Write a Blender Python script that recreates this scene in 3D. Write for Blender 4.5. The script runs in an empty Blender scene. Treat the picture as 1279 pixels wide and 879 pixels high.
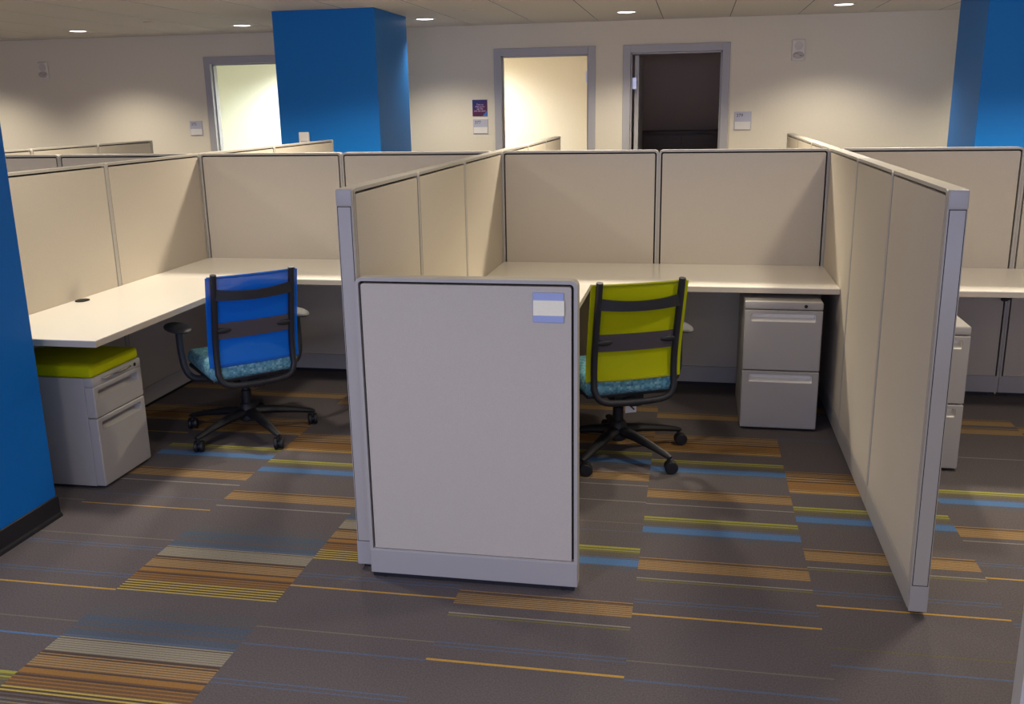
import bpy, bmesh, math, random
from mathutils import Vector, Matrix
PI = math.pi
random.seed(4)
sc = bpy.context.scene
COL = sc.collection

# ------------------------------------------------------------------ colours and materials
def lin(c):
    return tuple((v / 255 / 12.92) if v / 255 <= .04045 else ((v / 255 + .055) / 1.055) ** 2.4 for v in c)

def mat(name, rgb, rough=.5, metal=0, noise=0, nscale=200, bump=0, spec=.5, emit=None, estr=0, alpha=1, stretch=None, coat=0):
    m = bpy.data.materials.new(name); m.use_nodes = True
    nt = m.node_tree; b = nt.nodes['Principled BSDF']
    c = lin(rgb)
    b.inputs['Base Color'].default_value = (*c, 1)
    b.inputs['Roughness'].default_value = rough
    b.inputs['Metallic'].default_value = metal
    b.inputs['Specular IOR Level'].default_value = spec
    b.inputs['Alpha'].default_value = alpha
    if coat: b.inputs['Coat Weight'].default_value = coat
    if emit:
        b.inputs['Emission Color'].default_value = (*lin(emit), 1)
        b.inputs['Emission Strength'].default_value = estr
    if noise or bump:
        tc = nt.nodes.new('ShaderNodeTexCoord')
        n = nt.nodes.new('ShaderNodeTexNoise'); n.inputs['Scale'].default_value = nscale
        n.inputs['Detail'].default_value = 3
        src = tc.outputs['Object']
        if stretch:
            mp = nt.nodes.new('ShaderNodeMapping'); mp.inputs['Scale'].default_value = stretch
            nt.links.new(src, mp.inputs[0]); src = mp.outputs[0]
        nt.links.new(src, n.inputs['Vector'])
        if noise:
            mx = nt.nodes.new('ShaderNodeMix'); mx.data_type = 'RGBA'
            mx.inputs[6].default_value = (*[v * (1 - noise) for v in c], 1)
            mx.inputs[7].default_value = (*[min(1, v * (1 + noise)) for v in c], 1)
            cr = nt.nodes.new('ShaderNodeMapRange')
            cr.inputs[1].default_value = .1; cr.inputs[2].default_value = .7
            nt.links.new(n.outputs['Fac'], cr.inputs[0])
            nt.links.new(cr.outputs[0], mx.inputs[0])
            nt.links.new(mx.outputs[2], b.inputs['Base Color'])
        if bump:
            bp = nt.nodes.new('ShaderNodeBump'); bp.inputs['Strength'].default_value = bump
            bp.inputs['Distance'].default_value = .002
            nt.links.new(n.outputs['Fac'], bp.inputs['Height'])
            nt.links.new(bp.outputs[0], b.inputs['Normal'])
    return m

M = {}
M['wall'] = mat('wall_paint', (226, 217, 196), .85, noise=.02, nscale=40)
M['wall_warm'] = mat('office_wall_paint', (236, 224, 202), .85, noise=.02, nscale=40)
M['wall_pale'] = mat('pale_office_paint', (238, 238, 222), .85, noise=.02, nscale=40)
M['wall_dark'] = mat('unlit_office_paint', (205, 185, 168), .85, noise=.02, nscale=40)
M['ceiling'] = mat('ceiling_tile', (206, 202, 192), .9, noise=.05, nscale=260, bump=.2)
M['seam'] = mat('ceiling_seam', (120, 112, 100), .8, noise=.03)
M['blue'] = mat('blue_paint', (0, 108, 188), .5, noise=.03, nscale=60, spec=.28)
M['black_base'] = mat('black_vinyl', (30, 30, 34), .5, noise=.05)
M['fabric'] = mat('panel_fabric', (196, 185, 166), .95, noise=.07, nscale=420, bump=.35, spec=.1)
M['frame'] = mat('panel_frame_paint', (178, 171, 158), .45, noise=.03, nscale=300, spec=.4)
M['reveal'] = mat('panel_reveal', (34, 28, 20), .9, noise=.05)
M['plinth'] = mat('panel_plinth_paint', (172, 166, 157), .45, noise=.03, nscale=300, spec=.4)
M['glide'] = mat('black_glide', (22, 22, 24), .6, noise=.05)
M['worktop'] = mat('worktop_laminate', (250, 243, 228), .22, noise=.012, nscale=120, spec=.8)
M['edge'] = mat('worktop_edge_shade', (196, 184, 164), .5, noise=.02)  # same laminate as the top; shade on the vertical edge is put into the colour
M['ped'] = mat('pedestal_paint', (168, 162, 154), .42, noise=.025, nscale=500, spec=.45)
M['lit_pull'] = mat('lit_pull_paint', (240, 235, 224), .3, noise=.02, spec=.5)  # paler than the body: light caught on the pull lip, put into the colour
M['slotdark'] = mat('lock_bore', (40, 30, 26), .5, metal=.4, noise=.05)
M['chrome'] = mat('chrome', (220, 222, 226), .15, metal=1, noise=.01)
M['lime'] = mat('lime_fabric', (176, 178, 8), .9, noise=.1, nscale=500, bump=.3, spec=.1)
M['black'] = mat('black_plastic', (30, 30, 34), .55, noise=.06, nscale=200)
M['blackmatte'] = mat('black_base_plastic', (17, 17, 20), .55, noise=.06, nscale=200)
M['lumbar'] = mat('lumbar_plastic', (76, 70, 74), .5, noise=.04)
M['pad'] = mat('arm_pad', (54, 52, 53), .65, noise=.04)
M['doorframe'] = mat('door_frame_paint', (172, 170, 172), .5, noise=.02)
M['doorleaf'] = mat('door_leaf', (190, 188, 186), .5, noise=.03)
M['steel'] = mat('hinge_steel', (206, 208, 214), .35, metal=.7, noise=.02)
M['white_plastic'] = mat('white_plastic', (226, 220, 208), .45, noise=.02)
M['lens'] = mat('strobe_lens', (190, 180, 170), .08, noise=.1, nscale=90, spec=.8)
M['grille'] = mat('speaker_grille', (206, 198, 188), .7, noise=.1, nscale=400)
M['sign_grey'] = mat('sign_grey', (184, 184, 196), .4, noise=.02)
M['sign_white'] = mat('sign_white', (228, 224, 216), .45, noise=.02)
M['ink'] = mat('ink', (62, 56, 58), .6, noise=.02)
M['nameplate'] = mat('nameplate_silver', (160, 172, 206), .35, noise=.03, spec=.5)
M['paper'] = mat('paper_insert', (252, 243, 208), .7, noise=.03)
M['emit'] = mat('downlight_lens', (255, 255, 255), .5, emit=(255, 250, 255), estr=6, noise=.01)
M['trim'] = mat('downlight_trim', (225, 220, 212), .4, noise=.02)
M['cover'] = mat('ceiling_cover', (206, 198, 184), .6, noise=.03)
M['wood'] = mat('dark_wood', (70, 44, 34), .4, noise=.25, nscale=6, stretch=(1, 1, 12))
M['office_floor'] = mat('office_carpet', (92, 82, 78), .95, noise=.15, nscale=300)

def mesh_fabric(name, rgb, alpha):
    m = mat(name, rgb, .8, noise=.08, nscale=600, bump=.2, spec=.15)
    m.node_tree.nodes['Principled BSDF'].inputs['Alpha'].default_value = alpha
    m.node_tree.nodes['Principled BSDF'].inputs['Transmission Weight'].default_value = 0
    return m
M['mesh_green'] = mesh_fabric('lime_mesh', (186, 190, 6), .93)
M['mesh_blue'] = mesh_fabric('blue_mesh', (6, 110, 212), .8)

def seat_fabric():
    m = mat('teal_seat_fabric', (104, 160, 174), .9, noise=.1, nscale=500, bump=.3, spec=.1)
    nt = m.node_tree; b = nt.nodes['Principled BSDF']
    tc = nt.nodes.new('ShaderNodeTexCoord')
    mp = nt.nodes.new('ShaderNodeMapping'); mp.inputs['Scale'].default_value = (95, 95, 95)
    nt.links.new(tc.outputs['Object'], mp.inputs[0])
    sn = nt.nodes.new('ShaderNodeVectorMath'); sn.operation = 'FLOOR'
    nt.links.new(mp.outputs[0], sn.inputs[0])
    wn = nt.nodes.new('ShaderNodeTexWhiteNoise'); nt.links.new(sn.outputs[0], wn.inputs['Vector'])
    cr = nt.nodes.new('ShaderNodeValToRGB')
    e = cr.color_ramp.elements
    e[0].color = (*lin((78, 124, 138)), 1); e[1].color = (*lin((146, 188, 194)), 1)
    e.new(.3).color = (*lin((98, 152, 168)), 1); e.new(.7).color = (*lin((112, 166, 180)), 1)
    nt.links.new(wn.outputs['Value'], cr.inputs[0]); nt.links.new(cr.outputs[0], b.inputs['Base Color'])
    return m
M['seat'] = seat_fabric()

# ------------------------------------------------------------------ mesh helpers
def box(bm, x0, x1, y0, y1, z0, z1, bev=0, seg=2):
    n0 = len(bm.verts)
    vs = [bm.verts.new((x, y, z)) for x in (x0, x1) for y in (y0, y1) for z in (z0, z1)]
    f = [(0, 1, 3, 2), (4, 6, 7, 5), (0, 4, 5, 1), (2, 3, 7, 6), (0, 2, 6, 4), (1, 5, 7, 3)]
    fs = [bm.faces.new([vs[i] for i in q]) for q in f]
    if bev:
        es = list({e for q in fs for e in q.edges})
        bmesh.ops.bevel(bm, geom=es, offset=bev, segments=seg, affect='EDGES', profile=.5)

def tube(bm, pts, rad, seg=10, cap=True, flat=1.0, up=None):
    """sweep an (optionally flattened) circle along a polyline; rad is a number or a list"""
    pts = [Vector(p) for p in pts]; n = len(pts)
    rs = rad if isinstance(rad, (list, tuple)) else [rad] * n
    rings = []; ref = Vector(up) if up else None
    prev = None
    for i, p in enumerate(pts):
        t = (pts[min(i + 1, n - 1)] - pts[max(i - 1, 0)]).normalized()
        if ref is not None: a = (ref - t * ref.dot(t)).normalized()
        elif prev is None:
            h = Vector((0, 0, 1)) if abs(t.z) < .9 else Vector((1, 0, 0))
            a = (h - t * h.dot(t)).normalized()
        else: a = (prev - t * prev.dot(t)).normalized()
        prev = a; b = t.cross(a)
        rings.append([bm.verts.new(p + a * (rs[i] * flat * math.cos(q * 2 * PI / seg)) + b * (rs[i] * math.sin(q * 2 * PI / seg))) for q in range(seg)])
    for r0, r1 in zip(rings, rings[1:]):
        for q in range(seg):
            bm.faces.new((r0[q], r0[(q + 1) % seg], r1[(q + 1) % seg], r1[q]))
    if cap:
        bm.faces.new(list(reversed(rings[0]))); bm.faces.new(rings[-1])

def spline(pts, k=6):
    pts = [Vector(p) for p in pts]; out = []
    P = [pts[0] * 2 - pts[1]] + pts + [pts[-1] * 2 - pts[-2]]
    for i in range(1, len(P) - 2):
        for j in range(k):
            t = j / k
            a, b, c, d = P[i - 1], P[i], P[i + 1], P[i + 2]
            out.append(.5 * ((2 * b) + (c - a) * t + (2 * a - 5 * b + 4 * c - d) * t * t + (3 * b - a - 3 * c + d) * t ** 3))
    out.append(pts[-1]); return out

def lathe(bm, prof, seg=24, mx=None):
    """prof: list of (r, z); closed at the ends"""
    mx = mx or Matrix.Identity(4)
    rings = [[bm.verts.new(mx @ Vector((max(r, 1e-4) * math.cos(q * 2 * PI / seg), max(r, 1e-4) * math.sin(q * 2 * PI / seg), z))) for q in range(seg)] for r, z in prof]
    for r0, r1 in zip(rings, rings[1:]):
        for q in range(seg): bm.faces.new((r0[q], r0[(q + 1) % seg], r1[(q + 1) % seg], r1[q]))
    bm.faces.new(list(reversed(rings[0]))); bm.faces.new(rings[-1])

def rounded(x0, x1, z0, z1, rt, rb=0, k=5):
    """outline in (x, z), counter-clockwise, top corners radius rt, bottom corners rb"""
    o = []
    def arc(cx, cz, r, a0):
        if r <= 0: o.append((cx, cz)); return
        for i in range(k + 1):
            a = a0 + i / k * PI / 2; o.append((cx + r * math.cos(a), cz + r * math.sin(a)))
    arc(x1 - rb, z0 + rb, rb, -PI / 2); arc(x1 - rt, z1 - rt, rt, 0)
    arc(x0 + rt, z1 - rt, rt, PI / 2); arc(x0 + rb, z0 + rb, rb, PI)
    return o

def ring_prism(bm, outer, inner, y0, y1):
    """frame between two outlines of the same count, extruded along y"""
    n = len(outer)
    V = [[bm.verts.new((p[0], y, p[1])) for p in loop] for y in (y0, y1) for loop in (outer, inner)]
    o0, i0, o1, i1 = V
    for q in range(n):
        r = (q + 1) % n
        bm.faces.new((o0[q], o0[r], i0[r], i0[q])); bm.faces.new((o1[r], o1[q], i1[q], i1[r]))
        bm.faces.new((o0[r], o0[q], o1[q], o1[r])); bm.faces.new((i0[q], i0[r], i1[r], i1[q]))

def prism(bm, outline, y0, y1):
    a = [bm.verts.new((p[0], y0, p[1])) for p in outline]; b = [bm.verts.new((p[0], y1, p[1])) for p in outline]
    bm.faces.new(a); bm.faces.new(list(reversed(b)))
    n = len(a)
    for q in range(n):
        r = (q + 1) % n; bm.faces.new((a[r], a[q], b[q], b[r]))

def obj(name, bm, m, parent=None, smooth=False, angle=35):
    bmesh.ops.recalc_face_normals(bm, faces=bm.faces[:])
    me = bpy.data.meshes.new(name); bm.to_mesh(me); bm.free()
    for x in (m if isinstance(m, (list, tuple)) else [m]): me.materials.append(x)
    if smooth:
        for p in me.polygons: p.use_smooth = True
        me.set_sharp_from_angle(angle=math.radians(angle))
    o = bpy.data.objects.new(name, me); COL.objects.link(o)
    if parent: o.parent = parent
    return o

def B(*a, **k):
    bm = bmesh.new(); box(bm, *a, **k); return bm

GROUPS = {'partition': 'cubicle partitions', 'desk': 'white cubicle desktops', 'filing cabinet': 'filing pedestals', 'chair': 'mesh office chairs',
          'ceiling light': 'recessed ceiling lights by the back wall', 'sprinkler': 'ceiling sprinkler covers', 'sign': 'room signs on the back wall', 'fire alarm': 'fire alarms on the back wall'}
def tag(o, label, cat, group=None):
    o['label'] = label; o['category'] = cat; o['kind'] = 'thing'
    group = group or GROUPS.get(cat)
    if group: o['group'] = group
    return o

def thing(name, label, cat, loc=(0, 0, 0), rz=0, group=None):
    o = bpy.data.objects.new(name, None); COL.objects.link(o)
    o.location = loc; o.rotation_euler = (0, 0, rz); o.empty_display_size = .1
    return tag(o, label, cat, group)

def struct(o):
    o['kind'] = 'structure'; return o

def text_mesh(name, body, size, m, parent, loc, rot, spacing=1.0, align='LEFT'):
    cu = bpy.data.curves.new(name, 'FONT'); cu.body = body; cu.size = size; cu.align_x = align
    cu.extrude = .0004; cu.space_line = spacing
    t = bpy.data.objects.new(name, cu); COL.objects.link(t)
    dg = bpy.context.evaluated_depsgraph_get()
    me = bpy.data.meshes.new_from_object(t.evaluated_get(dg))
    bpy.data.objects.remove(t); me.materials.clear(); me.materials.append(m); me.name = name
    o = bpy.data.objects.new(name, me); COL.objects.link(o); o.parent = parent
    o.location = loc; o.rotation_euler = rot
    return o

# ------------------------------------------------------------------ measured layout (metres)
H = 1.3947; T = .057; DH = .737; CZ = 2.488; YW = 4.8
W = 1.863; XL = -1.941; DD = .703

# ------------------------------------------------------------------ camera
cam = bpy.data.cameras.new('camera'); co = bpy.data.objects.new('camera', cam); COL.objects.link(co)
yaw, pitch, roll = -.1909, -.2546, -.0173
f = Vector((math.sin(yaw) * math.cos(pitch), math.cos(yaw) * math.cos(pitch), math.sin(pitch)))
r = Vector((math.cos(yaw), -math.sin(yaw), 0)); u = r.cross(f)
r2 = r * math.cos(roll) + u * math.sin(roll); u2 = -r * math.sin(roll) + u * math.cos(roll)
mw = Matrix((r2, u2, -f)).transposed().to_4x4(); mw.translation = (1.1258, -5.6076, 1.6562)
co.matrix_world = mw
cam.sensor_width = 36; cam.lens = 1183.2 / 1279 * 36; cam.clip_start = .05; cam.clip_end = 100
sc.camera = co

# ------------------------------------------------------------------ carpet: tile columns with their yarn stripes
PAL = {'base': (97, 90, 89), 'tan': (160, 130, 88), 'dtan': (116, 96, 76), 'brown': (86, 72, 64), 'orange': (148, 110, 64),
       'rust': (112, 87, 66), 'beige': (148, 140, 120), 'dbeige': (118, 111, 100), 'yellow': (180, 160, 84), 'yg': (156, 153, 72),
       'olive': (118, 112, 68), 'dolive': (104, 98, 76), 'blue': (86, 118, 156), 'dblue': (92, 102, 122), 'slate': (86, 94, 104),
       'pale': (142, 136, 128), 'teal': (92, 94, 95), 'amber': (190, 150, 72)}
PK = list(PAL)
CM = [mat('carpet_' + k, PAL[k], .98, noise=.32 if k == 'base' else .2, nscale=170, bump=.5, spec=.05) for k in PK]

def yb(y):           # chartreuse line fading to olive, then a blue stripe
    L = [(.014, 'yg'), (.008, 'olive'), (.004, 'base'), (.008, 'yg'), (.004, 'base'), (.009, 'olive'), (.004, 'base'), (.01, 'dolive'), (.006, 'base'),
         (.008, 'dolive'), (.012, 'base'), (.01, 'dblue'), (.004, 'base'), (.05, 'blue'), (.006, 'dblue'), (.006, 'base'), (.008, 'slate'), (.012, 'base'), (.006, 'slate')]
    return y, L
def tn(y):
    L = [(.006, 'tan'), (.006, 'brown'), (.006, 'dtan'), (.004, 'brown'), (.008, 'tan'), (.004, 'brown')]
    for _ in range(5): L += [(.008, 'tan'), (.005, 'dtan')]
    return y, L
def ob(y):           # orange block
    L = [(.006, 'tan'), (.006, 'brown')]
    for _ in range(4): L += [(.007, 'dtan'), (.005, 'tan')]
    L += [(.01, 'brown'), (.014, 'tan'), (.006, 'brown'), (.01, 'dtan'), (.01, 'tan'), (.016, 'brown')]
    for _ in range(5): L += [(.012, 'orange'), (.005, 'rust')]
    L += [(.01, 'tan'), (.006, 'brown'), (.012, 'amber'), (.006, 'base'), (.007, 'tan')]
    return y, L
def mb(y):           # large multicolour block, slate fading in, beige, tan, orange, yellow
    L = []
    for k in range(4): L += [(.006, 'teal'), (.01, 'base')]
    L += [(.04, 'slate'), (.008, 'base'), (.018, 'slate'), (.022, 'base'), (.034, 'slate'), (.008, 'dblue'), (.006, 'slate')]
    L += [(.007, 'beige'), (.005, 'brown')]
    for k in range(6): L += [(.008, 'beige'), (.004, 'dbeige')]
    L += [(.014, 'brown'), (.005, 'tan'), (.008, 'brown')]
    for k in range(5): L += [(.007, 'tan'), (.005, 'dtan')]
    L += [(.008, 'brown'), (.026, 'orange'), (.008, 'rust'), (.01, 'brown')]
    for k in range(3): L += [(.006, 'orange'), (.011, 'rust')]
    for k in range(4): L += [(.008, 'yellow'), (.009, 'brown')]
    L += [(.008, 'yellow')]
    return y, L
def ln(y, c, w=.009): return y, [(w, c)]
def db(y, c='dblue'): return y, [(.007, c), (.014, 'base'), (.006, c)]
def dg(y): return y, [(.007, 'beige'), (.008, 'base'), (.008, 'olive')]

CX = [-1.481 + .6115 * k for k in range(-14, 12)]
BANDS = {
 1: [ob(-.95), yb(-1.40), tn(-1.727), ln(-1.88, 'pale'), ln(-2.05, 'dblue', .006), ln(-2.158, 'amber', .007), ln(-2.45, 'dbeige', .007), db(-2.52), db(-2.74), ln(-2.85, 'amber'), ln(-3.07, 'dbeige', .006), ln(-3.165, 'blue', .01), yb(-3.37)],
 2: [ob(-1.17), yb(-1.55), tn(-1.94), ln(-2.102, 'pale', .008), mb(-2.30), mb(-2.965)],
 3: [tn(-.93), yb(-1.22), ln(-1.66, 'pale', .007), mb(-1.965), db(-2.63), ln(-2.722, 'amber'), ln(-3.003, 'dbeige', .007), ln(-3.106, 'dblue', .009), db(-3.30, 'dblue'), ln(-3.47, 'yellow', .01), tn(-3.75)],
 4: [ob(-.85), yb(-1.2), tn(-1.47), ln(-1.62, 'pale', .007), ln(-1.80, 'pale', .006), ln(-2.02, 'dbeige', .005), ln(-2.10, 'dblue', .005), yb(-2.245), tn(-2.664), dg(-2.818), db(-3.0, 'dblue'), ln(-3.097, 'amber', .011), db(-3.42)],
 5: [ob(-.92), yb(-1.28), tn(-1.648), ln(-1.81, 'pale', .007), yb(-1.943), tn(-2.316), dg(-2.475), db(-2.63), ln(-2.728, 'amber', .01), ln(-3.01, 'dbeige', .007), ln(-3.11, 'dblue', .01), tn(-3.5)],
 6: [db(-.9), ob(-1.355), yb(-1.755), tn(-2.152), dg(-2.30), db(-2.475), ln(-2.578, 'amber', .009), ln(-2.835, 'dolive', .008), ln(-2.935, 'dblue', .01), yb(-3.3)],
 7: [tn(-.6), ln(-1.05, 'pale', .006), yb(-1.475), tn(-1.856), ln(-1.985, 'pale', .007), db(-2.17), ln(-2.285, 'amber', .009), ln(-2.52, 'dolive', .008), db(-2.6), tn(-2.95)],
}
bm = bmesh.new()
Y0, Y1 = -9.0, YW + .12
for c in range(len(CX) - 1):
    xa, xb = CX[c], CX[c + 1]
    idx = c - 14 + 1          # column 1 starts at x = -1.481
    if idx in BANDS: bands = list(BANDS[idx])
    else:
        rs = random.Random(idx + 50); bands = []; y = -.3 - rs.random()
        fs = [tn, lambda q: db(q), yb, lambda q: ln(q, 'amber'), ob, lambda q: ln(q, 'dbeige'), tn, yb]
        while y > -5: bands.append(rs.choice(fs)(y)); y -= .35 + .25 * rs.random()
    bands += [tn(-.36 - .1 * (idx % 3))]
    if idx in BANDS:
        rs = random.Random(idx); y = min(b[0] for b in bands) - .5
        while y > -6.5:
            bands.append(rs.choice([mb, tn, yb, lambda q: ln(q, 'amber'), lambda q: db(q)])(y)); y -= .55
    cuts = []
    for y, L in bands:
        yy = y
        for w_, cname in L:
            cuts.append((yy, yy - w_, cname)); yy -= w_
    cuts.sort(reverse=True)
    cur = Y1
    def strip(ya, yb_, mi):
        vs = [bm.verts.new(p) for p in ((xa, yb_, 0), (xb, yb_, 0), (xb, ya, 0), (xa, ya, 0))]
        bm.faces.new(vs).material_index = mi
    for ya, yb_, cname in cuts:
        if ya > cur + 1e-6:
            if yb_ >= cur - 1e-6: continue
            ya = cur
        if cur - ya > 1e-5: strip(cur, ya, 0)
        strip(ya, yb_, PK.index(cname)); cur = yb_
    strip(cur, Y0, 0)
bmesh.ops.remove_doubles(bm, verts=bm.verts[:], dist=1e-5)
fl = struct(obj('floor', bm, CM)); XA, XB = CX[0], CX[-1]

# ------------------------------------------------------------------ room shell
bm = bmesh.new()
x = XA
seams = [.098 + .665 * k for k in range(-17, 10) if XA < .098 + .665 * k < XB]
for s in seams + [XB]:
    e = s - .004 if s != XB else XB
    vs = [bm.verts.new(p) for p in ((x, Y0, CZ), (x, YW, CZ), (e, YW, CZ), (e, Y0, CZ))]; bm.faces.new(vs)
    if s != XB:
        vs = [bm.verts.new(p) for p in ((e, Y0, CZ + .003), (e, YW, CZ + .003), (e + .008, YW, CZ + .003), (e + .008, Y0, CZ + .003))]
        bm.faces.new(vs).material_index = 1
    x = e + .008
cl = struct(obj('ceiling', bm, [M['ceiling'], M['seam']]))

# back wall with three door openings
DOORS = [(-4.315, -3.385), (-.948, -.012), (.432, 1.370)]; DZ = 2.165; WT = .12
bm = bmesh.new(); x = XA
for a, b in DOORS:
    box(bm, x, a - .005, YW, YW + WT, 0, CZ); box(bm, a - .005, b + .005, YW, YW + WT, DZ + .005, CZ); x = b + .005
box(bm, x, XB, YW, YW + WT, 0, CZ)
struct(obj('wall_back', bm, M['wall']))
struct(obj('wall_left', B(XA - .1, XA, Y0, YW, 0, CZ), M['wall']))
struct(obj('wall_right', B(XB, XB + .1, Y0, YW, 0, CZ), M['wall']))
bm = bmesh.new()
box(bm, XA, XB, Y0 - .1, Y0, 0, .8); box(bm, XA, XB, Y0 - .1, Y0, 2.3, CZ)
box(bm, XA, -5.5, Y0 - .1, Y0, .8, 2.3); box(bm, 4.8, XB, Y0 - .1, Y0, .8, 2.3)
struct(obj('wall_front', bm, M['wall']))
# offices behind the doors
for nm, xa, xb, yb_, m_ in (('office_a', -5.6, -2.3, 7.0, 'wall_pale'), ('office_b', -2.2, .12, 6.6, 'wall_warm'), ('office_c', .24, 3.2, 7.6, 'wall_dark')):
    struct(obj('wall_' + nm + '_back', B(xa - .05, xb + .05, yb_, yb_ + .1, 0, CZ), M[m_]))
    struct(obj('wall_' + nm + '_left', B(xa - .05, xa, YW + WT, yb_, 0, CZ), M[m_]))
    struct(obj('wall_' + nm + '_right', B(xb, xb + .05, YW + WT, yb_, 0, CZ), M[m_]))
    struct(obj('ceiling_' + nm, B(xa - .05, xb + .05, YW + .1, yb_ + .1, CZ, CZ + .05), M['ceiling']))
    struct(obj('floor_' + nm, B(xa - .05, xb + .05, YW + WT, yb_ + .1, -.05, 0), M['office_floor']))
# door frames, leaves, hinges
for k, (a, b) in enumerate(DOORS):
    bm = bmesh.new(); fw = .078
    # casing: U-shaped, standing proud of the wall, with a stop inside
    for x0, x1 in ((a - fw, a), (b, b + fw)):
        box(bm, x0, x1, YW - .022, YW + WT + .02, 0, DZ + fw, .004)
    box(bm, a - .001, b + .001, YW - .022, YW + WT + .02, DZ, DZ + fw, .004)
    box(bm, a, a + .016, YW + .03, YW + .07, 0, DZ, .002); box(bm, b - .016, b, YW + .03, YW + .07, 0, DZ, .002)
    box(bm, a, b, YW + .03, YW + .07, DZ - .016, DZ, .002)
    d = struct(obj('door_%d' % (k + 1), bm, M['doorframe']))
    if k == 1:
        obj('door_leaf', B(b - .022, b + .022, YW + .15, YW + 1.05, .01, DZ - .02, .002), M['doorleaf'], d)
        for z in (1.88, 1.0, .25): obj('hinge', B(b - .034, b - .002, YW + .075, YW + .15, z, z + .115, .002), M['steel'], d)
    if k == 2:
        obj('door_leaf', B(a + .035, a + .08, YW + .15, YW + 1.05, .01, DZ - .02, .002), M['doorleaf'], d)
        for z in (1.80, 1.0, .25): obj('hinge', B(a + .002, a + .06, YW + .075, YW + .15, z, z + .12, .002), M['steel'], d)
# window wall behind the photographer
w = struct(obj('window_1', B(-5.5, 4.8, Y0 - .06, Y0 - .05, .8, 2.3), mat('window_glass', (225, 235, 240), .05, spec=.6, noise=.01)))
bm = bmesh.new()
for x in [-5.5 + 10.25 * k / 6 for k in range(7)]: box(bm, x, x + .05, Y0 - .09, Y0 - .01, .8, 2.3)
box(bm, -5.5, 4.8, Y0 - .09, Y0 - .01, .8, .85); box(bm, -5.5, 4.8, Y0 - .09, Y0 - .01, 2.25, 2.3)
obj('window_frame', bm, M['doorframe'], w)
# blue columns
def column(nm, x0, x1, y0, y1):
    c = struct(obj('column_' + nm, B(x0, x1, y0, y1, 0, CZ, .004), M['blue']))
    b_ = struct(obj('baseboard_' + nm, None or ringbase(x0, x1, y0, y1), M['black_base']))
def ringbase(x0, x1, y0, y1, t=.006, h=.096):
    bm = bmesh.new()
    prof = [(0, 0), (t + .006, 0), (t + .004, .012), (t, .022), (t, h - .003), (t - .003, h), (0, h)]
    crn = [(x0, y0, -1, -1), (x1, y0, 1, -1), (x1, y1, 1, 1), (x0, y1, -1, 1)]
    R_ = [[bm.verts.new((cx + sx * p[0], cy + sy * p[0], p[1])) for p in prof] for cx, cy, sx, sy in crn]
    for i in range(4):
        A_, B_ = R_[i], R_[(i + 1) % 4]
        for j in range(len(prof) - 1): bm.faces.new((A_[j], B_[j], B_[j + 1], A_[j + 1]))
    return bm
column('left', -2.42, -1.48, -3.26, -2.318)
column('middle', -2.555, -1.617, 2.62, 3.56)
column('right', 3.292, 4.23, 2.6, 3.45)

# ------------------------------------------------------------------ partition panels
def panel(name, label, p, ang, L, h=H, ends='', post=None, group=None, th=T):
    """local x runs along the panel, y across it (0 = middle), z up"""
    t = thing(name, label, 'partition', (p[0], p[1], 0), ang, group)
    f_ = .012; rv = .0085; hp = .113; z0 = .02; hT = th / 2; g = .0006
    x0, x1 = g, L - g
    bm = bmesh.new()
    out = rounded(x0, x1, hp - .005, h, .024); inn = rounded(x0 + f_, x1 - f_, hp + .004, h - f_, .013)
    ring_prism(bm, out, inn, -hT, hT)
    es = [e for e in bm.edges if len(e.link_faces) == 2 and e.calc_face_angle(0) > 1.2 and abs(e.verts[0].co.y - e.verts[1].co.y) < 1e-6]
    bmesh.ops.bevel(bm, geom=es, offset=.0035, segments=2, affect='EDGES')
    obj('frame', bm, M['frame'], t, True)
    obj('core', B(x0 + f_ - .002, x1 - f_ + .002, -hT + .02, hT - .02, hp, h - f_ + .001), M['reveal'], t)
    for s in (-1, 1):
        y_in, y_out = (hT - .0205) * s, (hT - .001) * s
        bm = bmesh.new()
        o = rounded(x0 + f_ + rv, x1 - f_ - rv, hp + .006, h - f_ - rv, .008)
        prism(bm, o, min(y_in, y_out), max(y_in, y_out))
        es = [e for e in bm.edges if len(e.link_faces) == 2 and abs(e.verts[0].co.y - y_out) < 1e-5 and abs(e.verts[1].co.y - y_out) < 1e-5 and e.calc_face_angle(0) > 1.2]
        bmesh.ops.bevel(bm, geom=es, offset=.003, segments=2, affect='EDGES')
        obj('fabric_panel', bm, M['fabric'], t, True)
    obj('plinth', B(x0, x1, -hT - .001, hT + .001, z0, hp - .0015, .003), M['plinth'], t)
    for x in (x0 + .05, x1 - .05):
        bm = bmesh.new(); lathe(bm, [(.02, 0), (.02, .008), (.008, .012), (.008, z0 + .004)], 14, Matrix.Translation((x, 0, 0)))
        obj('glide', bm, M['glide'], t, True)
    obj('gap_light_block', B(x0 + .004, x1 - .012, -hT + .012, hT - .012, .0, z0 + .002), M['glide'], t)  # dark block added beneath the plinth, stops floor light showing in the gap
    if 'end' in ends:
        e = obj('end_trim', B(L, L + .02, -hT, hT, z0, h, .004), M['frame'], t)
        obj('end_cap', B(L + .002, L + .0225, -hT - .0006, hT + .0006, h - .058, h + .0006, .006, 3), M['frame'], e, True)
        obj('end_groove', B(L + .019, L + .0204, -hT + .004, hT - .004, .112, h - .0575), M['reveal'], e)
        obj('cover_strip', B(L + .0195, L + .0222, -hT + .0062, hT - .0062, .1145, h - .060, .001), M['frame'], e)
        obj('end_base', B(L + .0195, L + .0222, -hT - .0004, hT + .0004, z0, .1115, .002), M['plinth'], e)
    if post:
        obj('corner_post', B(post[0], post[1], -hT + .0005, hT - .0005, z0, h - .0015, .003), M['frame'], t)
    return t

PN = 'cubicle_partition'
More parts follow.
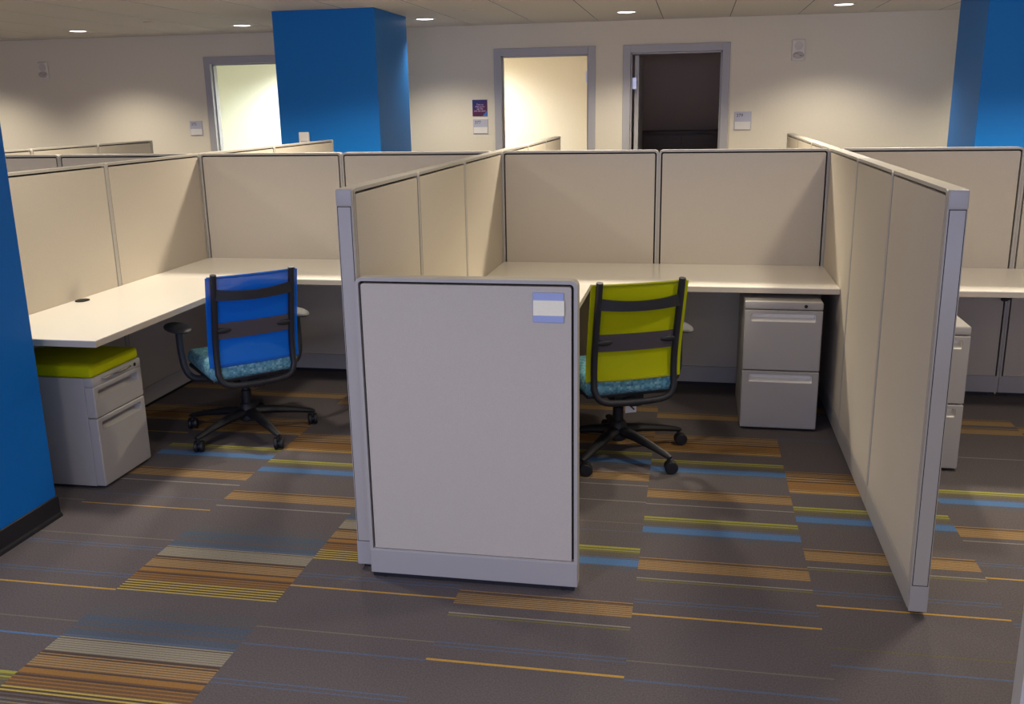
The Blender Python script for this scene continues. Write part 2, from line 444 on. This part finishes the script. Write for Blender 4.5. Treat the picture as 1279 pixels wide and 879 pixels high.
# the long run along y = 0 (front face on y = 0)
yc = T / 2
panel(PN, 'beige partition top in the outer run, beside the blue foreground column', (-3.87, yc), 0, .94)
panel(PN, 'tall beige partition panel in the outer run, just left of the left cubicle corner', (-2.93, yc), 0, .932)
panel(PN, 'tall beige partition panel at the back of the left cubicle, at its inner corner', (XL, yc), 0, .94, post=(-T, 0))
panel(PN, 'tall beige partition panel at the back of the left cubicle, behind the front end post', (-1.001, yc), 0, .944)
panel(PN, 'tall beige partition panel above the middle desk, left of the joint, with a diagonal shadow', (0, yc), 0, .921, post=(-T, 0))
panel(PN, 'tall beige partition panel above the middle desk, right of the joint, over the pedestal', (.921, yc), 0, .942)
panel(PN, 'tall beige partition panel above the right cubicle desk, beside the long right divider', (1.92, yc), 0, .945, post=(-T, 0))
panel(PN, 'tall beige partition at the far end of the right cubicle, cut by the photo edge', (2.865, yc), 0, .94)
# wings towards the camera: local x -> -y
def wing(xc, ys, labels, end=True):
    for i, lb in enumerate(labels):
        last = i == len(labels) - 1
        L_ = ys[i + 1] - ys[i] - (.02 if last and end else 0)
        panel(PN, lb, (xc, -ys[i]), -PI / 2, L_, ends='end' if last and end else '')
wing(XL - T / 2, [0, .99, 1.80, 2.312], ['tall beige partition panel along the left desk, next to the inner corner',
     'tall beige partition panel along the left desk, behind the dark grommet',
     'tall beige partition panel along the left desk, mostly hidden by the blue foreground column'], False)
wing(-T / 2, [0, .934, 1.762, 2.565], ['tall divider panel between left and middle cubicles, meeting the back run',
     'tall divider panel between left and middle cubicles, central of its three sections',
     'tall divider panel with a grey end post behind the low front screen'])
wing(W + T / 2, [0, .934, 1.76, 2.607], ['tall divider panel beside the two-drawer pedestal, meeting the back run',
     'tall divider panel in the middle section of the long right divider',
     'tall divider panel with a grey end trim standing free at the front right'])
# wings behind the long run: local x -> +y
def back_wing(xc, ys, labels):
    for i, lb in enumerate(labels):
        last = i == len(labels) - 1
        panel(PN, lb, (xc, T + ys[i]), PI / 2, ys[i + 1] - ys[i] - (.02 if last else 0), ends='end' if last else '')
back_wing(-3.91, [0, .95, 1.80, 2.65], ['shaded partition panel top at the far left, by the blue foreground column',
     'shaded partition panel top at the far left, middle of three', 'shaded partition panel top at the far left, nearest the wall sign'])
back_wing(XL - T / 2, [0, 1.06, 2.26], ['beige partition panel top in front of the left office doorway', 'beige partition panel top ending before the blue middle column'])
back_wing(-T / 2, [0, .88, 1.70, 2.50], ['partition panel top in front of the lit middle doorway, nearest section',
     'partition panel top in front of the lit middle doorway, second section', 'partition panel top in front of the lit middle doorway, end section'])
back_wing(W + T / 2, [0, .86, 1.72, 2.60], ['partition panel top running back from the long right divider, nearest section',
     'partition panel top running back from the long right divider, second section', 'partition panel top running back from the long right divider, far end section'])
# low screen at the front of the middle divider
panel('partition_screen', 'low grey fabric screen at the front holding a name holder', (.0125, -2.622 + T / 2), 0, .755, h=1.1066, ends='toe')
panel('partition_screen', 'pale partition edge at the bottom right corner of the photo', (1.721, -4.0 + .02), 0, .8, h=1.1066, th=.04)

# name holder on the low screen
t = thing('name_holder', 'silver-blue name holder with blank white paper on the low screen', 'name holder', (.672, -2.6215, 1.018))
obj('back_plate', B(-.051, .051, -.005, 0, -.0495, .0495, .0015), M['nameplate'], t)
obj('paper_insert', B(-.0495, .053, -.008, -.0045, -.0265, .0245, .001), M['paper'], t)

# ------------------------------------------------------------------ worktops
def worktop(label, x0, x1, y0, y1, brackets=(), grom=None):
    t = thing('worktop', label, 'desk', ((x0 + x1) / 2, (y0 + y1) / 2, 0))
    cx, cy = t.location.x, t.location.y
    obj('top', B(x0 - cx, x1 - cx, y0 - cy, y1 - cy, DH - .004, DH, .001), M['worktop'], t)
    obj('shaded_edge', B(x0 - cx, x1 - cx, y0 - cy, y1 - cy, DH - .0295, DH - .004, .001), M['edge'], t)
    for bx, by, dx, dy in brackets:
        bm = bmesh.new()
        # tapered steel cantilever: deep at the partition, shallow at the tip
        z1 = DH - .0295
        o = [(0, z1), (0, z1 - .15), (.03, z1 - .15), (.32, z1 - .03), (.32, z1)]
        n = Vector((dx, dy, 0)); s = Vector((-dy, dx, 0)) * .012; p = Vector((bx - cx, by - cy, 0))
        a = [bm.verts.new(p + n * q[0] + s + Vector((0, 0, q[1]))) for q in o]
        b_ = [bm.verts.new(p + n * q[0] - s + Vector((0, 0, q[1]))) for q in o]
        bm.faces.new(a); bm.faces.new(b_[::-1])
        for i in range(5): bm.faces.new((a[i], b_[i], b_[(i + 1) % 5], a[(i + 1) % 5]))
        obj('bracket', bm, M['black'], t)
    if grom:
        bm = bmesh.new(); lathe(bm, [(.036, 0), (.036, .004), (.03, .006), (.0, .006)], 20, Matrix.Translation((grom[0] - cx, grom[1] - cy, DH)) @ Matrix.Diagonal((.9, 1.1, 1, 1)))
        obj('cable_grommet', bm, M['reveal'], t, True)
    return t
e = .0004
worktop('white desktop across the back of the left cubicle, behind the blue chair', XL + e, -T - e, -DD, -e, [(-.12, -.0004, 0, -1)])
worktop('white desktop along the left partition, over the cushioned pedestal', XL + e, -1.304, -2.173, -DD - .001, [(XL + .0004, -1.0, 1, 0)], (-1.895, -1.395))
worktop('white desktop across the middle cubicle, over the two-drawer pedestal', e, W - e, -DD, -e, [(1.80, -.0004, 0, -1)])
worktop('white desktop return behind the low front screen, left of the green chair', e, .605, -2.1, -DD - .001, [(.0004, -1.5, 1, 0)])
worktop('white desktop in the right cubicle, right of the long divider', 1.92 + e, 3.80, -DD, -e, [(2.84, -.0004, 0, -1)])

# ------------------------------------------------------------------ pedestals (front faces -y, x across)
def drawer(parent, x0, x1, z0, z1, yf, thick=.03, slot=.24, sh=.026, stop=.03, pm='lit_pull'):
    cx = (x0 + x1) / 2; bm = bmesh.new()
    zs1 = z1 - stop; zs0 = zs1 - sh; sx = slot
    outer = rounded(x0, x1, z0, z1, .006, .006, 4)
    inner = rounded(cx - sx / 2, cx + sx / 2, zs0, zs1, .011, .006, 4)
    def loop(pts, y): return [bm.verts.new((p[0], y, p[1])) for p in pts]
    n = len(outer)
    o_b = loop(outer, yf + thick); o_f = loop([(cx + (p[0] - cx) * 1, p[1]) for p in outer], yf + .004)
    sm = rounded(x0 + .004, x1 - .004, z0 + .004, z1 - .004, .005, .005, 4); o_t = loop(sm, yf)
    i_f = loop(inner, yf); i_m = loop([(cx + (p[0] - cx) * .985, zs1 - .001 - (zs1 - p[1]) * .96) for p in inner], yf + .003)
    i_b = loop([(cx + (p[0] - cx) * .96, zs1 - .001 - (zs1 - p[1]) * .25) for p in inner], yf + .042)
    def br(A, C):
        for q in range(n): bm.faces.new((A[q], A[(q + 1) % n], C[(q + 1) % n], C[q]))
    br(o_b, o_f); br(o_f, o_t); br(o_t, i_f); br(i_f, i_m)
    bm.faces.new(o_b)
    d = obj('drawer', bm, M['ped'], parent, True, 30)
    bm = bmesh.new()
    i_m = loop([(cx + (p[0] - cx) * .985, zs1 - .001 - (zs1 - p[1]) * .96) for p in inner], yf + .003)
    i_b = loop([(cx + (p[0] - cx) * .96, zs1 - .001 - (zs1 - p[1]) * .58) for p in inner], yf + .042)
    br(i_m, i_b); bm.faces.new(i_b)
    obj('drawer_pull', bm, M[pm], d, True, 30)
    return d

def pedestal(label, loc, rz, w, dep, h, splits, cushion=False, lock=.78):
    t = thing('filing_pedestal', label, 'filing cabinet', loc, rz)
    hw = w / 2; topt = .04
    if cushion:       # one-piece shell up to the cushion, with a header strip above the drawers
        obj('body', B(-hw, hw, .046, dep, .014, h, .003), M['ped'], t)
        tp = obj('header', B(-hw, hw, .0, .047, h - topt, h, .003, 2), M['ped'], t, True)
    else:
        obj('body', B(-hw, hw, .046, dep, .014, h - topt - .002, .003), M['ped'], t)
        tp = obj('top', B(-hw, hw, .0, dep, h - topt, h, .007, 3), M['ped'], t, True)
    bm = bmesh.new(); lathe(bm, [(.0085, 0), (.0085, .003), (.006, .0045)], 16, Matrix.Translation((-hw + w * lock, .0, h - topt / 2)) @ Matrix.Rotation(PI / 2, 4, 'X'))
    obj('lock', bm, M['slotdark'], tp, True)
    for z0, z1 in splits: drawer(t, -hw, hw, z0, z1, 0.0, .043, w * .84, .042, .018, 'ped' if cushion else 'lit_pull')
    for sx in (-1, 1):
        for y in (.05, dep - .05):
            bm = bmesh.new(); lathe(bm, [(.018, 0), (.018, .006), (.007, .009), (.007, .016)], 12, Matrix.Translation((sx * (hw - .045), y, 0)))
            obj('glide', bm, M['glide'], t, True)
    if cushion:
        bm = bmesh.new(); box(bm, -hw + .002, hw - .002, .003, dep - .003, h, h + .055, .016, 4)
        obj('cushion', bm, M['lime'], t, True)
        bm = bmesh.new()
        tube(bm, spline([(-.12, .0, h - .014), (-.10, -.014, h - .013), (0, -.02, h - .012), (.08, -.014, h - .013), (.10, .0, h - .014)], 4), .004, 8)
        obj('handle', bm, M['chrome'], t, True)
    return t
pedestal('grey two-drawer filing pedestal under the middle desk beside the long divider', (1.587, -.785, 0), 0, .38, .58, .68, [(.014, .319), (.324, .637)])
pedestal('grey two-drawer filing pedestal mostly hidden behind the free end of the right divider', (2.155, -1.25, 0), 0, .38, .58, .68, [(.014, .319), (.324, .637)])
pedestal('low grey mobile pedestal with lime cushion under the left desk', (-1.45, -1.835, 0), PI / 2, .375, .475, .522, [(.016, .334), (.338, .481)], True, .87)

# ------------------------------------------------------------------ task chairs (facing +y)
def chair(label, loc, rz, base_phase, meshmat, caster_dir, tagged=False):
    t = thing('office_chair', label, 'chair', loc, rz)
    # back: profile (y, z) of the uprights
    prof = [(-.276, .905), (-.256, .80), (-.232, .68), (-.213, .58), (-.205, .50), (-.207, .43)]
    def py(z):
        for (ya, za), (yb_, zb) in zip(prof, prof[1:]):
            if za >= z >= zb: return yb_ + (ya - yb_) * (z - zb) / (za - zb)
        return prof[-1][0] if z < prof[-1][1] else prof[0][0]
    UX = .193
    half = [(UX, y, z) for y, z in prof] + [(.192, -.213, .395), (.172, -.221, .355), (.13, -.226, .338), (.06, -.227, .333), (0, -.227, .332)]
    path = half + [(-x, y, z) for x, y, z in reversed(half[:-1])]
    sp = spline(path, 4)
    bm = bmesh.new(); tube(bm, sp, [.0155] * len(sp), 12, flat=1.0)
    bf = obj('back_frame', bm, M['black'], t, True)
    bm = bmesh.new()     # crossbar, bowed away from the sitter
    n = 14; rows = []
    for i in range(n + 1):
        a = -1 + 2 * i / n; x = a * UX; bow = -.03 * (1 - a * a); zc = .806 - .012 * (1 - a * a); hh = .022 + .004 * a * a
        y = py(zc) - .004 + bow
        rows.append([bm.verts.new(p) for p in ((x, y - .006, zc - hh), (x, y - .006, zc + hh), (x, y + .006, zc + hh), (x, y + .006, zc - hh))])
    for A, C in zip(rows, rows[1:]):
        for q in range(4): bm.faces.new((A[q], A[(q + 1) % 4], C[(q + 1) % 4], C[q]))
    bm.faces.new(rows[0]); bm.faces.new(rows[-1][::-1])
    obj('crossbar', bm, M['black'], bf, True)
    # mesh sheet wrapped over the front of the uprights
    def sheet(x0, x1, z0, z1, off, th, mtl, name, par, nx=16, nz=14, bowf=-.022):
        bm = bmesh.new(); G = []
        for s in (0, 1):
            g = []
            for i in range(nx + 1):
                x = x0 + (x1 - x0) * i / nx; a = x / .232; row = []
                for j in range(nz + 1):
                    z = z0 + (z1 - z0) * j / nz
                    edge = max(0, abs(a) - .86) / .14
                    y = py(z) + off + bowf * (1 - min(1, a * a)) - .012 * edge ** 2 + s * th
                    row.append(bm.verts.new((x, y, z)))
                g.append(row)
            G.append(g)
        for s in (0, 1):
            for i in range(nx):
                for j in range(nz):
                    q = (G[s][i][j], G[s][i + 1][j], G[s][i + 1][j + 1], G[s][i][j + 1]); bm.faces.new(q if s == 0 else q[::-1])
        for i in range(nx):
            for j in (0, nz): bm.faces.new((G[0][i][j], G[0][i + 1][j], G[1][i + 1][j], G[1][i][j]))
        for j in range(nz):
            for i in (0, nx): bm.faces.new((G[0][i][j], G[0][i][j + 1], G[1][i][j + 1], G[1][i][j]))
        return obj(name, bm, mtl, par, True)
    br = sheet(-.228, .228, .436, .890, .019, .006, meshmat, 'backrest', t)
    for z in (.889, .438):     # rolled hems top and bottom
        bm = bmesh.new(); tube(bm, [(-.22 + .44 * i / 16, py(z) + .019 - .022 * (1 - min(1, (abs(-.22 + .44 * i / 16) / .232) ** 2)), z) for i in range(17)], .006, 8)
        obj('hem', bm, M['hem_' + meshmat.name], br, True)
    lb = sheet(-.19, .19, .578, .66, .008, .006, M['lumbar'], 'lumbar_support', t, 12, 4)
    for s in (-1, 1):
        bm = bmesh.new(); c0 = Vector((s * .155, py(.62) - .004, .622))
        bmesh.ops.create_uvsphere(bm, u_segments=16, v_segments=10, radius=1, matrix=Matrix.Translation(c0) @ Matrix.Diagonal((.045, .012, .015, 1)))
        obj('lumbar_grip', bm, M['black'], lb, True)
    # seat
    bm = bmesh.new(); box(bm, -.235, .235, -.195, .285, .360, .445, .032, 5)
    for v in bm.verts:
        v.co.x *= 1 - .12 * max(0, (v.co.y - .05) / .235) ** 2 - .06 * max(0, (-.08 - v.co.y) / .11) ** 2
        if v.co.z > .405: v.co.z += .014 * (1 - (v.co.x / .235) ** 2) - .02 * max(0, (v.co.y - .15) / .13) ** 2
    st = obj('seat', bm, M['seat'], t, True, 60)
    obj('seat_pan', B(-.215, .215, -.175, .25, .346, .368, .01), M['black'], st, True)
    bm = bmesh.new(); box(bm, -.075, .075, -.15, .13, .300, .35, .012); box(bm, -.03, .03, -.235, -.13, .312, .335, .006)
    mech = obj('tilt_mechanism', bm, M['black'], t, True)
    bm = bmesh.new(); tube(bm, [(.06, .03, .325), (.22, .04, .318), (.25, .04, .318)], [.005, .005, .009], 8)
    obj('lever', bm, M['black'], mech, True)
    if tagged:
        pt = obj('paper_tag', B(.014, .070, -.062, -.060, .225, .31), M['sign_white'], mech)
        bm = bmesh.new(); tube(bm, [(.036, -.0635, .30), (.05, -.0635, .28), (.038, -.0635, .26), (.058, -.0635, .24)], .004, 6)
        obj('tag_print', bm, M['ink'], pt)
    # arms
    for s in (-1, 1):
        p = [(s * .12, -.03, .345), (s * .2, -.03, .345), (s * .268, -.025, .36), (s * .299, -.015, .41), (s * .308, .0, .50), (s * .308, .005, .60)]
        sp = spline(p, 5)
        bm = bmesh.new(); tube(bm, sp, [.017] * len(sp), 10, flat=1.0)
        ar = obj('armrest', bm, M['black'], t, True)
        bm = bmesh.new()
        bmesh.ops.create_uvsphere(bm, u_segments=24, v_segments=12, radius=1, matrix=Matrix.Translation((s * .308, .02, .612)) @ Matrix.Diagonal((.06, .13, .018, 1)))
        obj('arm_pad', bm, M['pad'], ar, True)
    # column and five-star base
    bm = bmesh.new(); lathe(bm, [(.026, .16), (.026, .24), (.02, .245), (.02, .305)], 18)
    obj('gas_column', bm, M['blackmatte'], t, True)
    bm = bmesh.new(); lathe(bm, [(.034, .075), (.045, .085), (.048, .13), (.04, .165), (.03, .175)], 20)
    hub = obj('base_hub', bm, M['blackmatte'], t, True)
    for k in range(5):
        a = base_phase + k * 2 * PI / 5; d = Vector((math.cos(a), math.sin(a), 0))
        bm = bmesh.new()
        pts = [d * .03 + Vector((0, 0, .125)), d * .13 + Vector((0, 0, .118)), d * .25 + Vector((0, 0, .098)), d * .325 + Vector((0, 0, .082)), d * .348 + Vector((0, 0, .077))]
        tube(bm, pts, [.034, .029, .022, .018, .010], 12, flat=.72, up=(0, 0, 1))
        leg = obj('base_leg', bm, M['blackmatte'], t, True)
        ca = caster_dir[k] - rz; ax = Vector((math.cos(ca), math.sin(ca), 0)); fw = Vector((-ax.y, ax.x, 0))
        c = d * .335 + fw * .012; bm = bmesh.new()
        rotm = Matrix((ax.cross(Vector((0, 0, 1))), Vector((0, 0, 1)), ax)).transposed().to_4x4()
        for s in (-1, 1):
            mx = Matrix.Translation(c + ax * (s * .014) + Vector((0, 0, .03))) @ rotm
            lathe(bm, [(.012, -.010), (.026, -.0095), (.030, -.006), (.030, .006), (.026, .0095), (.012, .010)], 20, mx)
        tube(bm, [d * .335 + Vector((0, 0, .084)), d * .335 + Vector((0, 0, .05))], .008, 8)
        tube(bm, [c + ax * -.012 + Vector((0, 0, .03)), c + ax * .012 + Vector((0, 0, .03))], .02, 12)
        obj('caster', bm, M['blackmatte'], leg, True)
    return t
M['hem_lime_mesh'] = mat('lime_hem', (150, 152, 10), .85, noise=.08, nscale=400)
M['hem_blue_mesh'] = mat('blue_hem', (12, 88, 168), .85, noise=.08, nscale=400)
chair('lime green mesh-back office chair with teal seat in the middle cubicle', (.797, -1.23, 0), .43, -1.979 - .43, M['mesh_green'], [-1.45, -1.35, -1.3, .6, -1.2], True)
chair('bright blue mesh-back office chair with teal seat in the left cubicle', (-1.147, -1.204, 0), .778, -1.941 - .778, M['mesh_blue'], [.3, .35, .5, .9, .4])

# ------------------------------------------------------------------ ceiling fittings
def downlight(x, y, label):
    t = thing('ceiling_light', label, 'ceiling light', (x, y, CZ), 0, None)
    bm = bmesh.new()
    lathe(bm, [(.105, 0), (.105, -.004), (.09, -.007), (.082, -.004), (.082, 0)], 32)
    obj('trim_ring', bm, M['trim'], t, True)
    bm = bmesh.new(); lathe(bm, [(.083, -.0005), (.083, -.003), (.06, -.0045), (.0, -.005)], 32)
    obj('lens', bm, M['emit'], t, True)
LX = [-5.28, -3.43, -1.51, .45, 2.40]; LY = 3.84
for x, lb in zip(LX, ['recessed ceiling light farthest left, above the left wall strobe', 'recessed ceiling light above the left office doorway',
                      'recessed ceiling light just right of the blue middle column', 'recessed ceiling light between the lit and dark doorways',
                      'recessed ceiling light near the right wall strobe']):
    downlight(x, LY, lb)
for x, y, lb in ((-.90, 3.11, 'small flat sprinkler cover on the ceiling right of the middle column'), (-4.04, 3.14, 'small flat sprinkler cover on the ceiling left of the middle column')):
    bm = bmesh.new(); lathe(bm, [(.052, 0), (.052, -.006), (.047, -.009), (.0, -.010)], 24)
    o = obj('sprinkler_cover', bm, M['cover'], None, True); o.location = (x, y, CZ); tag(o, lb, 'sprinkler')

# ------------------------------------------------------------------ things on the back wall
def sign(label, x0, x1, z0, z1, num, paper=False):
    t = thing('room_sign', label, 'sign', ((x0 + x1) / 2, YW, (z0 + z1) / 2))
    hw, hh = (x1 - x0) / 2, (z1 - z0) / 2
    obj('plate', B(-hw, hw, -.008, 0, -hh, hh, .0015), M['sign_grey'], t)
    obj('insert', B(-hw + .006, hw - .006, -.010, -.0075, -hh + .006, -hh * .1, .001), M['sign_white'], t)
    text_mesh('number', num, .046, M['ink'], t, (-hw + .018, -.0085, hh - .052), (PI / 2, 0, 0))
    return t
sign('grey room sign on the wall left of the left office doorway', -4.641, -4.487, 1.379, 1.544, '375')
sign('grey room sign under the purple poster beside the lit doorway', -1.273, -1.107, 1.36, 1.519, '377')
sign('grey room sign on the wall right of the dark doorway', 1.514, 1.684, 1.369, 1.553, '379')
t = thing('poster', 'small purple and red poster with white lettering beside the lit doorway', 'poster', (-1.194, YW, 1.634))
def poster_mat():
    m = mat('poster_print', (60, 40, 90), .4, noise=.05, nscale=30)
    nt = m.node_tree; b = nt.nodes['Principled BSDF']
    tc = nt.nodes.new('ShaderNodeTexCoord'); mp = nt.nodes.new('ShaderNodeMapping'); mp.inputs['Rotation'].default_value = (0, .5, 0); mp.inputs['Scale'].default_value = (1, 1, 1)
    sx = nt.nodes.new('ShaderNodeSeparateXYZ'); mr = nt.nodes.new('ShaderNodeMapRange'); mr.inputs[1].default_value = -.1; mr.inputs[2].default_value = .1
    cr = nt.nodes.new('ShaderNodeValToRGB'); e = cr.color_ramp.elements
    e[0].color = (*lin((74, 26, 58)), 1); e[1].color = (*lin((40, 40, 110)), 1); e.new(.4).color = (*lin((88, 30, 66)), 1); e.new(.7).color = (*lin((52, 40, 100)), 1)
    nt.links.new(tc.outputs['Object'], mp.inputs[0]); nt.links.new(mp.outputs[0], sx.inputs[0]); nt.links.new(sx.outputs['Z'], mr.inputs[0])
    nt.links.new(mr.outputs[0], cr.inputs[0]); nt.links.new(cr.outputs[0], b.inputs['Base Color'])
    return m
obj('print', B(-.083, .083, -.006, 0, -.087, .087, .001), poster_mat(), t)
bm = bmesh.new()      # pale blue flash in the lower right corner
vs = [bm.verts.new(p) for p in ((.025, -.0066, -.0855), (.0815, -.0066, -.0855), (.0815, -.0066, -.025), (.06, -.0066, -.05))]; bm.faces.new(vs)
obj('corner_flash', bm, mat('poster_flash', (70, 110, 180), .4, noise=.2, nscale=60), t)
txt = mat('poster_ink', (206, 180, 210), .5, noise=.03)
for i, ln_ in enumerate(['Time to', 'Make Joint', 'use the', 'and the team']):
    text_mesh('lettering', ln_, .024, txt, t, (0, -.0066, .028 - i * .022), (PI / 2, 0, 0), align='CENTER')

def strobe(label, x, z0, z1):
    t = thing('fire_alarm', label, 'fire alarm', (x, YW, (z0 + z1) / 2))
    hh = (z1 - z0) / 2
    obj('housing', B(-.064, .064, -.03, 0, -hh, hh, .01, 3), M['white_plastic'], t, True)
    bm = bmesh.new(); lathe(bm, [(.044, 0), (.044, .004), (.0, .005)], 24, Matrix.Translation((0, -.03, hh * .4)) @ Matrix.Rotation(PI / 2, 4, 'X'))
    obj('speaker_grille', bm, M['grille'], t, True)
    bm = bmesh.new(); bmesh.ops.create_uvsphere(bm, u_segments=20, v_segments=10, radius=1, matrix=Matrix.Translation((0, -.03, -hh * .48)) @ Matrix.Diagonal((.056, .026, .034, 1)))
    ls = obj('strobe_lens', bm, M['lens'], t, True)
    bm = bmesh.new(); tube(bm, spline([(-.05, -.046, -hh * .38), (-.02, -.058, -hh * .3), (.02, -.058, -hh * .55), (.05, -.046, -hh * .42)], 5), .0045, 8)
    obj('flash_tube', bm, M['chrome'], ls, True)
strobe('white wall fire alarm with strobe near the right column', 2.118, 2.045, 2.253)
strobe('white wall fire alarm with strobe at the far left', -6.435, 2.05, 2.235)
t = thing('thermostat', 'small cream wall box on the front of the blue middle column', 'thermostat', (-2.325, 2.62, 1.40))
obj('housing', B(-.048, .048, -.026, 0, -.058, .056, .006, 3), M['white_plastic'], t, True)
obj('dial_window', B(-.03, .03, -.0275, -.0255, -.045, -.02, .0008), M['sign_grey'], t)
# low dark cabinet inside the unlit office
t = thing('credenza', 'low dark wooden cabinet inside the unlit office', 'cabinet', (.95, 7.3, 0))
obj('body', B(-.55, .55, -.24, .28, .06, 1.27, .004), M['wood'], t)
obj('top', B(-.58, .58, -.27, .29, 1.27, 1.30, .004), M['wood'], t)
for s in (-1, 1): 
    d = obj('door', B(s * .27 - .265, s * .27 + .265, -.258, -.24, .08, 1.25, .003), M['wood'], t)
    obj('handle', B(s * .03 - .006, s * .03 + .006, -.285, -.258, .6, .75, .003), M['steel'], d)
obj('toe_kick', B(-.53, .53, -.2, .26, 0, .06), M['glide'], t)

# ------------------------------------------------------------------ light
def spot(x, y, P, col=(1, .91, .77), size=118, blend=.35, z=CZ - .03, rad=.11):
    l = bpy.data.lights.new('downlight_or_fill', 'SPOT'); l.energy = P; l.color = col; l.spot_size = math.radians(size); l.spot_blend = blend; l.shadow_soft_size = rad
    o = bpy.data.objects.new('downlight_or_fill', l); COL.objects.link(o); o.location = (x, y, z)
for x in LX + [-7.2, 4.33]: spot(x, LY, 135, size=128, blend=.75)
for x in LX + [-7.2, 4.33]: spot(x, .95, 150 if x in (-3.43, -5.28) else 280, size=140, blend=.5)
for x, p in ((-5.28, 170), (-3.43, 90), (-1.51, 88), (.45, 40), (2.40, 88)): spot(x, -1.94, p, size=150, blend=.5)  # second and fourth are added fill for the left run and middle floor
for x, p in ((-.35, 76), (2.40, 34), (4.33, 50)): spot(x, -4.83, p, (1, .94, .9), size=150, blend=.5)  # added unseen lamps that lift the front floor and partition ends
def area(nm, loc, rot, sx, sy, P, col):
    l = bpy.data.lights.new(nm, 'AREA'); l.shape = 'RECTANGLE'; l.size = sx; l.size_y = sy; l.energy = P; l.color = col
    o = bpy.data.objects.new(nm, l); COL.objects.link(o); o.location = loc; o.rotation_euler = rot
area('window_daylight', (-.35, Y0 + .02, 1.55), (PI / 2, 0, 0), 10.0, 1.4, 255, (.51, .58, 1))
spot(-3.9, 6.2, 250, (.95, 1, 1), 150, .5); spot(-3.2, 5.6, 165, (.95, 1, 1), 150, .5)
spot(-1.75, 5.8, 290, (.95, .99, 1), 150, .8)
wd = bpy.data.worlds.new('world'); sc.world = wd; wd.use_nodes = True
wd.node_tree.nodes['Background'].inputs[0].default_value = (.8, .85, 1, 1); wd.node_tree.nodes['Background'].inputs[1].default_value = .1
vs = sc.view_settings
sc.display_settings.display_device = 'sRGB'
vs.view_transform = 'Standard'; vs.look = 'None'; vs.gamma = 1; vs.exposure = 0; vs.use_curve_mapping = False
